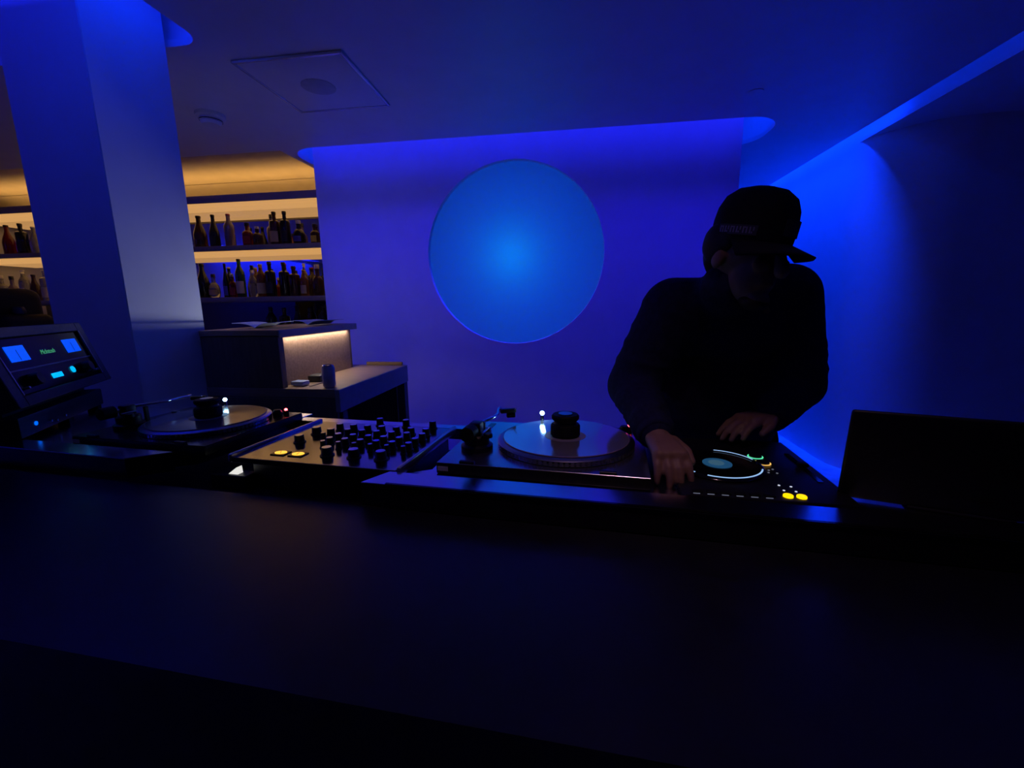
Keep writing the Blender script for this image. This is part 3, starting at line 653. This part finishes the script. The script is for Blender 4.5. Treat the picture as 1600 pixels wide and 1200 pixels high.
box('tempo_slot', .272, .282, .10, .27, MH, MH + .0012, black_gloss, mp); box('tempo_fader', .267, .287, .178, .192, MH + .0014, MH + .010, black_plastic, mp, .0015, 1)

# ------------------------------------------------------------------ screen at the right end
scr = thing('flat_screen', 'black flat screen seen from behind at the right end of the desk', 'screen', (0.492, .843, ZS), R(-18.4))
pan = bpy.data.objects.new('back_cover', None)
bm = bmesh.new(); bx(bm, 0, .34, 0, .010, .003, .178, .006, 3); bk = bm_obj('back_cover', bm, black_plastic, scr, auto=35); bk.rotation_euler = (R(10), 0, 0)
bm = bmesh.new(); bx(bm, .006, .334, .0101, .0115, .023, .170); gl_ = bm_obj('screen_glass', bm, black_gloss, scr); gl_.rotation_euler = (R(10), 0, 0)
box('stand_foot', .10, .24, -.004, .075, .0006, .006, black_plastic, scr, .002, 1)
lf = bmesh.new(); bx(lf, .14, .20, .0116, .026, .004, .09, .002, 1); bm_obj('stand_arm', lf, black_plastic, scr).rotation_euler = (R(10), 0, 0)

# ------------------------------------------------------------------ amplifier at the left, facing the person
wdir = Vector((-.518, .855, 0)); AL = .556
amp_p = Vector((-1.765, 1.416, 1.14)) - wdir * AL
amp = thing('amplifier', 'hi-fi amplifier in a tilted wooden case with two blue meters', 'amplifier', (amp_p.x, amp_p.y, ZS), math.atan2(wdir.y, wdir.x))
# local: x along the face, y = away from the viewer side (behind the face), z up; face at y=0
tilt = R(-17)
case = bpy.data.objects.new('case', None)
def ap(name, x0, x1, y0, y1, z0, z1, m, bev=.002, par=None):
    o = box(name, x0, x1, y0, y1, z0, z1, m, par or amp, bev, 1)
    if par is None: o.location = (0, 0, .105); o.rotation_euler = (tilt, 0, 0)
    return o
casewood = mat('amp_case_wood', (.07, .058, .06), .4, noise=.25, nscale=9, stretch=(9, 1, 9))
ap('case_side', 0, .040, -.006, .26, 0, .225, casewood); ap('case_side', AL - .040, AL, -.006, .26, 0, .225, casewood)
ap('case_top', .0405, AL - .0405, -.006, .26, .195, .225, casewood); ap('case_bottom', .0405, AL - .0405, -.006, .26, 0, .030, casewood)
ap('case_trim', .0405, .0455, -.008, -.001, .031, .194, steel, .001); ap('case_trim', AL - .0455, AL - .0405, -.008, -.001, .031, .194, steel, .001)
ap('glass_panel', .046, AL - .046, 0, .02, .031, .194, mat('amp_glass', (.005, .005, .006), .15, spec=.2), .002)
ap('chassis', .05, AL - .05, .021, .24, .033, .19, black_plastic)
ap('panel_trim', .046, AL - .046, -.003, -.0005, .098, .102, mat('blue_steel_trim', (.2, .2, .24), .3, metal=.8), .0005)
metm = glow('blue_meter', (.0, .095, 1.0), .8)
for x0 in (.088, .385):
    mb = ap('power_meter', x0, x0 + .088, -.0022, -.0004, .124, .170, metm, .0008)
    nd = box('meter_needle', x0 + .043, x0 + .0442, -.0032, -.0024, .127, .158, black_plastic, mb)
def text(name, body, size, m, parent, loc, rot):
    cu = bpy.data.curves.new(name, 'FONT'); cu.body = body; cu.size = size; cu.align_x = 'CENTER'; cu.align_y = 'CENTER'; cu.extrude = .0004; cu.shear = .25
    tmp = bpy.data.objects.new(name, cu); COL.objects.link(tmp)
    bpy.context.view_layer.update()
    me = bpy.data.meshes.new_from_object(tmp.evaluated_get(bpy.context.evaluated_depsgraph_get()))
    bpy.data.objects.remove(tmp)
    o = link(name, me, None, parent, loc, rot); me.materials.clear(); me.materials.append(m)
    return o
gp = bpy.data.objects.new('logo', None); bpy.data.objects.remove(gp)
lg = text('logo_lettering', 'McIntosh', .021, glow('green_logo', (.10, .70, .30), .32), amp, (0, 0, 0), (0, 0, 0))
lgm = Matrix.Translation((0, 0, .105)) @ Matrix.Rotation(tilt, 4, 'X') @ Matrix.Translation((.278, -.0012, .140)) @ Matrix.Rotation(R(90), 4, 'X')
lg.matrix_local = lgm
def amp_knob(x, z, r, m, name='control_knob', h=.022):
    bm = bmesh.new(); lathe(bm, [(0, 0), (r, 0), (r, h * .8), (r * .85, h), (0, h)], 24)
    o = bm_obj(name, bm, m, amp, auto=40)
    o.matrix_local = Matrix.Translation((0, 0, .105)) @ Matrix.Rotation(tilt, 4, 'X') @ Matrix.Translation((x, -.0006, z)) @ Matrix.Rotation(R(90), 4, 'X')
    return o
amp_knob(.125, .066, .019, black_plastic); amp_knob(.43, .066, .019, black_plastic)
cy_ = glow('cyan_display', (.0, .55, 1.0), .9)
o = ap('input_display', .225, .285, -.002, -.0004, .055, .071, cy_, .0008); amp_knob(.352, .068, .011, cy_, 'volume_light', .004)
for x in (.075, .47, .49): amp_knob(x, .048, .004, steel, 'toggle', .012)
for fx, fy in ((.30, .04), (.50, .04), (.50, .18)): box('foot', fx - .015, fx + .015, fy - .015, fy + .015, .0006, .0158, black_rubber, amp)
sb = box('stand_base', 0.03, AL - .03, .02, .20, .0162, .075, dark_wood, amp, .004)
box('stand_wedge', 0.05, AL - .05, .06, .22, .0755, .110, dark_wood, amp, .003)
bm = bmesh.new(); lathe(bm, [(0, 0), (.006, 0), (.006, .003), (0, .005)], 14)
pl_ = bm_obj('pilot_light', bm, glow('blue_pilot', (.0, .13, 1.0), 1.2), sb); pl_.matrix_local = Matrix.Translation((.10, .0195, .045)) @ Matrix.Rotation(R(90), 4, 'X')
for x, z in ((.17, .036), (.20, .030), (.25, .034)):
    bm = bmesh.new(); lathe(bm, [(0, 0), (.004, 0), (.004, .006), (0, .007)], 12)
    b2 = bm_obj('toggle_switch', bm, chrome, sb); b2.matrix_local = Matrix.Translation((x, .0195, z)) @ Matrix.Rotation(R(90), 4, 'X')

# ------------------------------------------------------------------ person
def baked(o):
    bpy.context.view_layer.update()
    dg = bpy.context.evaluated_depsgraph_get()
    me = bpy.data.meshes.new_from_object(o.evaluated_get(dg)); old = o.data
    o.modifiers.clear(); o.data = me; bpy.data.meshes.remove(old)
    for p in me.polygons: p.use_smooth = True
    return o
def capsule(bm, a, b, ra, rb, n=14, flat=None):
    a, b = Vector(a), Vector(b); d = (b - a)
    for c, r in ((a, ra), (b, rb)):
        bmesh.ops.create_uvsphere(bm, u_segments=n, v_segments=n // 2 + 2, radius=r, matrix=Matrix.Translation(c))
    tube(bm, [a, b], [ra, rb], n)
def ellip(bm, c, rx, ry, rz, rot=None, n=20):
    M = Matrix.Translation(c) @ (rot.to_matrix().to_4x4() if rot else Matrix()) @ Matrix.Diagonal((rx, ry, rz, 1))
    bmesh.ops.create_uvsphere(bm, u_segments=n, v_segments=n // 2 + 2, radius=1.0, matrix=M)
def sculpt(name, bm, m, parent, voxel, smooth=4, fac=.5):
    me = bpy.data.meshes.new(name); bm.to_mesh(me); bm.free()
    o = link(name, me, m, parent)
    r = o.modifiers.new('r', 'REMESH'); r.mode = 'VOXEL'; r.voxel_size = voxel
    s = o.modifiers.new('s', 'SMOOTH'); s.iterations = smooth; s.factor = fac
    o2 = baked(o); o2.data.materials.clear(); o2.data.materials.append(m)
    return o2
skin = mat('skin', (.30, .17, .12), .5, noise=.08, nscale=40, bump=.05)
cloth = mat('navy_sweatshirt', (.020, .022, .070), .85, noise=.2, nscale=80, bump=.25, bscale=400, spec=.2)
denim = mat('dark_trousers', (.015, .016, .022), .85, noise=.2, nscale=60, spec=.2)
cap_m = mat('cap_cloth', (.012, .012, .016), .8, noise=.15, nscale=120, bump=.2, bscale=500, spec=.2)
hair_m = mat('dark_hair', (.012, .009, .008), .6, noise=.3, nscale=90)
shoe_m = mat('black_shoe', (.012, .012, .012), .5)
P = thing('person', 'person in dark sweatshirt and cap leaning over the decks with one hand down', 'person', (0.50, 1.62, 0))
OFF = Vector((0.50, 1.62, 0))
def L(*p): return Vector(p) - OFF
HC = L(.382, 1.07, 1.502)                       # head centre
HR = Euler((R(10), R(5), R(24)), 'XYZ')             # head bowed, turned slightly to the picture's right
HS = 0.90
HM = Matrix.Translation(HC) @ HR.to_matrix().to_4x4() @ Matrix.Diagonal((HS, HS, HS, 1))
def hp(x, y, z): return HM @ Vector((x, y, z))    # head space: -y forward, z up
# joints
hipL, hipR = L(.40, 1.56, .93), L(.60, 1.56, .93)
shA, shB = L(.262, 1.225, 1.380), L(.540, 1.235, 1.412)
elA, wrA = L(.160, 1.20, 1.178), L(.190, .985, 1.098)
elB, wrB = L(.606, 1.27, 1.175), L(.500, 1.170, 1.110)
body = bmesh.new()
capsule(body, L(.50, 1.55, .95), L(.46, 1.38, 1.22), .13, .13); capsule(body, L(.46, 1.38, 1.22), L(.42, 1.25, 1.36), .13, .11)
capsule(body, L(.42, 1.24, 1.38), hp(0, .03, -.075), .06, .052)
for h, k, a_ in ((hipL, L(.40, 1.58, .50), L(.39, 1.63, .09)), (hipR, L(.61, 1.58, .50), L(.62, 1.64, .09))):
    capsule(body, h, k, .080, .055); capsule(body, k, a_, .054, .036)
for s, e_, w_ in ((shA, elA, wrA), (shB, elB, wrB)):
    capsule(body, L(.42, 1.26, 1.36), s, .07, .055); capsule(body, s, e_, .048, .040); capsule(body, e_, w_, .038, .027)
# head
ellip(body, hp(0, .012, .02), .074 * HS, .092 * HS, .098 * HS, HR); ellip(body, hp(0, -.030, -.045), .054 * HS, .056 * HS, .070 * HS, HR)
capsule(body, hp(0, -.092, .012), hp(0, -.112, -.030), .010, .015); ellip(body, hp(0, -.075, -.062), .026 * HS, .016 * HS, .010 * HS, HR)
ellip(body, hp(0, -.065, -.100), .030 * HS, .028 * HS, .022 * HS, HR)
for s in (-1, 1): ellip(body, hp(s * .077, .012, -.012), .010 * HS, .020 * HS, .032 * HS, HR); ellip(body, hp(s * .032, -.078, -.018), .022 * HS, .012 * HS, .018 * HS, HR)
# hands
def hand(bm, wrist, palm_end, side_dir, normal, curls, spread=.018, fl=(.062, .074, .080, .072), thumb_side=1):
    f = (palm_end - wrist).normalized(); sdir = (side_dir - f * side_dir.dot(f)).normalized(); nrm = f.cross(sdir).normalized()
    if nrm.dot(normal) < 0: nrm = -nrm
    mid = (wrist + palm_end) / 2
    for k in (-1.2, -.4, .4, 1.2):
        capsule(bm, wrist + sdir * k * .011 + f * .005, palm_end + sdir * k * .019, .017, .0145, 12)
    tips = []
    for i, k in enumerate((-1.5, -.5, .5, 1.5)):
        base = palm_end + sdir * k * .0195 - f * abs(k) * .004
        ln = fl[i]; d = f.copy(); p = base; ax = sdir
        rr = (.0098, .0092, .0082, .0072)
        for j, (seg, c_) in enumerate(((.45, curls[0]), (.30, curls[1]), (.25, curls[2]))):
            d = Matrix.Rotation(R(c_), 3, ax) @ d
            if Matrix.Rotation(R(c_), 3, ax) @ f != f and (Matrix.Rotation(R(20), 3, ax) @ f).dot(nrm) > 0: pass
            q_ = p + (d + sdir * k * .05) .normalized() * ln * seg
            capsule(bm, p, q_, rr[j], rr[j + 1], 10); p = q_
        tips.append(p)
    t0 = wrist + f * .022 + sdir * thumb_side * .028; t1 = t0 + f * .030 + sdir * thumb_side * .020 - nrm * .010; t2 = t1 + f * .028 + sdir * thumb_side * .002 - nrm * .012
    capsule(bm, t0, t1, .0145, .011, 10); capsule(bm, t1, t2, .0105, .0085, 10)
    return tips
# the picture-left hand: back of the hand up and towards the camera, fingers pointing down to the desk edge
sd = Vector((1, .05, 0))
pe = L(.200, .893, 1.090)
hand(body, wrA, pe, sd, Vector((0, -.3, 1)), (42, 30, 18), thumb_side=-1) if False else None
def probe(f, sd_, nrm, ang):
    return (Matrix.Rotation(R(ang), 3, sd_) @ f).dot(nrm)
f_ = (pe - wrA).normalized(); sgn = 1 if probe(f_, sd, Vector((0, 0, 1)), 30) < f_.z else -1
tipsA = hand(body, wrA, pe, sd, Vector((0, 0, 1)), (sgn * 34, sgn * 26, sgn * 14), thumb_side=1, fl=(.060, .070, .074, .064))
pe2 = L(.432, 1.135, 1.105); sd2 = Vector((-.45, .9, 0)).normalized()
f2 = (pe2 - wrB).normalized(); sgn2 = 1 if probe(f2, sd2, Vector((0, 0, 1)), 30) < f2.z else -1
hand(body, wrB, pe2, sd2, Vector((0, 0, 1)), (sgn2 * 18, sgn2 * 20, sgn2 * 12), thumb_side=-1)
body_o = sculpt('body', body, skin, P, .0042, 3)
# sweatshirt
sw = bmesh.new()
capsule(sw, L(.50, 1.54, 1.02), L(.465, 1.40, 1.22), .175, .172, 20); capsule(sw, L(.465, 1.40, 1.22), L(.425, 1.275, 1.345), .172, .118, 20)
ellip(sw, L(.43, 1.36, 1.17), .215, .13, .21); ellip(sw, L(.43, 1.44, 1.04), .215, .13, .14)
capsule(sw, L(.42, 1.265, 1.36), shA, .105, .085, 18); capsule(sw, L(.42, 1.265, 1.36), shB, .105, .082, 18)
capsule(sw, L(.42, 1.245, 1.385), hp(0, .035, -.085), .085, .064, 16); ellip(sw, L(.415, 1.215, 1.325), .125, .085, .085)
capsule(sw, hp(0, .04, -.09), L(.335, 1.24, 1.405), .055, .055, 14); capsule(sw, L(.36, 1.26, 1.35), L(.265, 1.235, 1.345), .10, .085, 18)
capsule(sw, shA, elA, .084, .070, 18); capsule(sw, elA, wrA + (elA - wrA) * .12, .066, .041, 18)
capsule(sw, shB, elB, .082, .070, 18); capsule(sw, elB, wrB + (elB - wrB) * .05, .068, .048, 18)
rnd = random.Random(3)
for A_, B_, r0, r1 in ((shA, elA, .083, .072), (elA, wrA, .066, .043), (shB, elB, .080, .071), (elB, wrB, .064, .047)):
    n_ = 6
    for i in range(n_):
        u = (i + .5) / n_ * .92 + rnd.uniform(-.03, .03); c = A_.lerp(B_, u); d = (B_ - A_).normalized(); r_ = r0 + (r1 - r0) * u
        tilt_q = d.to_track_quat('Z', 'Y').to_matrix().to_4x4() @ Euler((rnd.uniform(-.4, .4), rnd.uniform(-.4, .4), 0)).to_matrix().to_4x4()
        M = Matrix.Translation(c) @ tilt_q @ Matrix.Diagonal((r_ * 1.10, r_ * 1.07, .014 + .006 * rnd.random(), 1))
        bmesh.ops.create_uvsphere(sw, u_segments=16, v_segments=8, radius=1.0, matrix=M)
for i in range(9):
    u = rnd.random(); c = L(.40 + .14 * rnd.random(), 1.30 + .1 * u, 1.30 - .25 * u)
    M = Matrix.Translation(c) @ Euler((rnd.uniform(-.5, .5), rnd.uniform(-.6, .6), rnd.uniform(-1, 1))).to_matrix().to_4x4() @ Matrix.Diagonal((.13, .10, .016, 1))
    bmesh.ops.create_uvsphere(sw, u_segments=16, v_segments=8, radius=1.0, matrix=M)
swo = sculpt('sweatshirt', sw, cloth, P, .0075, 4)
# cuffs: ribbed rings
for a_, b_, r_ in ((elA, wrA, .041), (elB, wrB, .047)):
    c = b_ + (a_ - b_) * .08; d = (a_ - b_).normalized(); bm = bmesh.new(); tube(bm, [c - d * .010, c - d * .006, c + d * .020, c + d * .024], [r_ * .90, r_, r_ * 1.03, r_ * .9], 22)
    bm_obj('cuff', bm, cloth, swo, smooth=True)
# trousers, shoes
tr_ = bmesh.new(); ellip(tr_, L(.50, 1.56, .93), .175, .125, .12)
for h, k, a_ in ((hipL, L(.40, 1.58, .50), L(.39, 1.63, .10)), (hipR, L(.61, 1.58, .50), L(.62, 1.64, .10))):
    capsule(tr_, h, k, .098, .078, 18); capsule(tr_, k, a_, .078, .062, 18)
sculpt('trousers', tr_, denim, P, .012, 3)
for x in (.385, .625):
    bm = bmesh.new(); ellip(bm, L(x, 1.575, .050), .050, .135, .048); ellip(bm, L(x, 1.64, .075), .048, .06, .06)
    bx(bm, x - .05 - OFF.x, x + .05 - OFF.x, 1.44 - OFF.y, 1.70 - OFF.y, 0.002, .022, .008)
    sculpt('shoe', bm, shoe_m, P, .007, 2)
# hair at the sides and back, short beard
hb = bmesh.new()
for s in (-1, 1): ellip(hb, hp(s * .074, .035, .018), .018 * HS, .045 * HS, .050 * HS, HR); ellip(hb, hp(s * .072, .0, .035), .016 * HS, .025 * HS, .035 * HS, HR)
ellip(hb, hp(0, .070, .0), .070 * HS, .045 * HS, .075 * HS, HR)
sculpt('hair', hb, hair_m, P, .006, 3)
bd = bmesh.new(); ellip(bd, hp(0, -.058, -.108), .036 * HS, .036 * HS, .022 * HS, HR)
sculpt('beard', bd, hair_m, P, .005, 3)
# cap: crown, band, visor, patch, lettering
capo = bmesh.new(); n = 40; prof = [(1.0, 0), (1.03, .025), (1.03, .055), (.99, .085), (.86, .112), (.60, .130), (.28, .137), (0, .139)]
rings = []
def crown_r(a, k): return (.082 * k * math.cos(a), .099 * k * math.sin(a))
CB = .018
for k, z in prof:
    if k == 0: rings.append([capo.verts.new(hp(0, .008, CB + z))]); continue
    rings.append([capo.verts.new(hp(crown_r(2 * math.pi * i / n, k)[0], .008 + crown_r(2 * math.pi * i / n, k)[1], CB + z + (.006 * math.sin(2 * math.pi * i / n) if z < .03 else 0))) for i in range(n)])
for a, b in zip(rings, rings[1:]):
    for i in range(n):
        j = (i + 1) % n
        if len(b) == 1: capo.faces.new((a[i], a[j], b[0]))
        else: capo.faces.new((a[i], a[j], b[j], b[i]))
crown = bm_obj('cap_crown', capo, cap_m, P, smooth=True)
md = crown.modifiers.new('t', 'SOLIDIFY'); md.thickness = .003; md.offset = -1; baked(crown)
vb = bmesh.new(); rows = []
for i in range(25):
    a = R(-90 + (-74 + 148 * i / 24)); u = (i - 12) / 12
    row = []
    for j in range(7):
        t = j / 6; ext = .070 * t * (1 - .45 * abs(u) ** 3)
        x = .081 * math.cos(a) * (1 + .14 * t); y = .008 + .098 * math.sin(a) - ext; z = CB + .010 - .020 * t - .014 * u * u * t
        row.append(vb.verts.new(hp(x, y, z)))
    rows.append(row)
for a, b in zip(rows, rows[1:]):
    for j in range(6): vb.faces.new((a[j], a[j + 1], b[j + 1], b[j]))
vis = bm_obj('cap_visor', vb, cap_m, P, smooth=True)
md = vis.modifiers.new('t', 'SOLIDIFY'); md.thickness = .005; md.offset = 0; baked(vis)
def cap_patch(name, a0, a1, z0, z1, m, par, th=.0016, off=1.045):
    bm = bmesh.new(); nn = 10; rows = []
    for i in range(nn + 1):
        a = R(a0 + (a1 - a0) * i / nn)
        rows.append([bm.verts.new(hp(crown_r(a, k)[0], .008 + crown_r(a, k)[1], CB + z)) for k in (off, off + th / .1) for z in (z0, z1)])
    for p, q in zip(rows, rows[1:]):
        for i0, i1 in ((0, 1), (1, 3), (3, 2), (2, 0)): bm.faces.new((p[i0], p[i1], q[i1], q[i0]))
    bm.faces.new((rows[0][0], rows[0][1], rows[0][3], rows[0][2])); bm.faces.new((rows[-1][0], rows[-1][2], rows[-1][3], rows[-1][1]))
    return bm_obj(name, bm, m, par, smooth=False)
patch_m = mat('cap_patch', (.045, .045, .075), .7); letter_m = mat('cap_lettering', (.32, .31, .40), .6)
cap_patch('front_patch', -96, -40, .028, .064, patch_m, crown)
k0 = -196
lt = bmesh.new()
strap = cap_patch('side_band', -188, -132, .022, .044, mat('cap_band', (.06, .058, .085), .7), crown)
for i in range(6):
    a = -184 + i * 8.4
    for (da, z0, z1) in ((0, .026, .040), (2.6, .026, .030), (4.4, .032, .040)) if i % 2 else ((0, .026, .040), (2.0, .037, .040), (4.2, .026, .040)):
        cap_patch('letter_stroke', a + da, a + da + 1.6, z0, z1, letter_m, strap if False else crown, .001, 1.064)
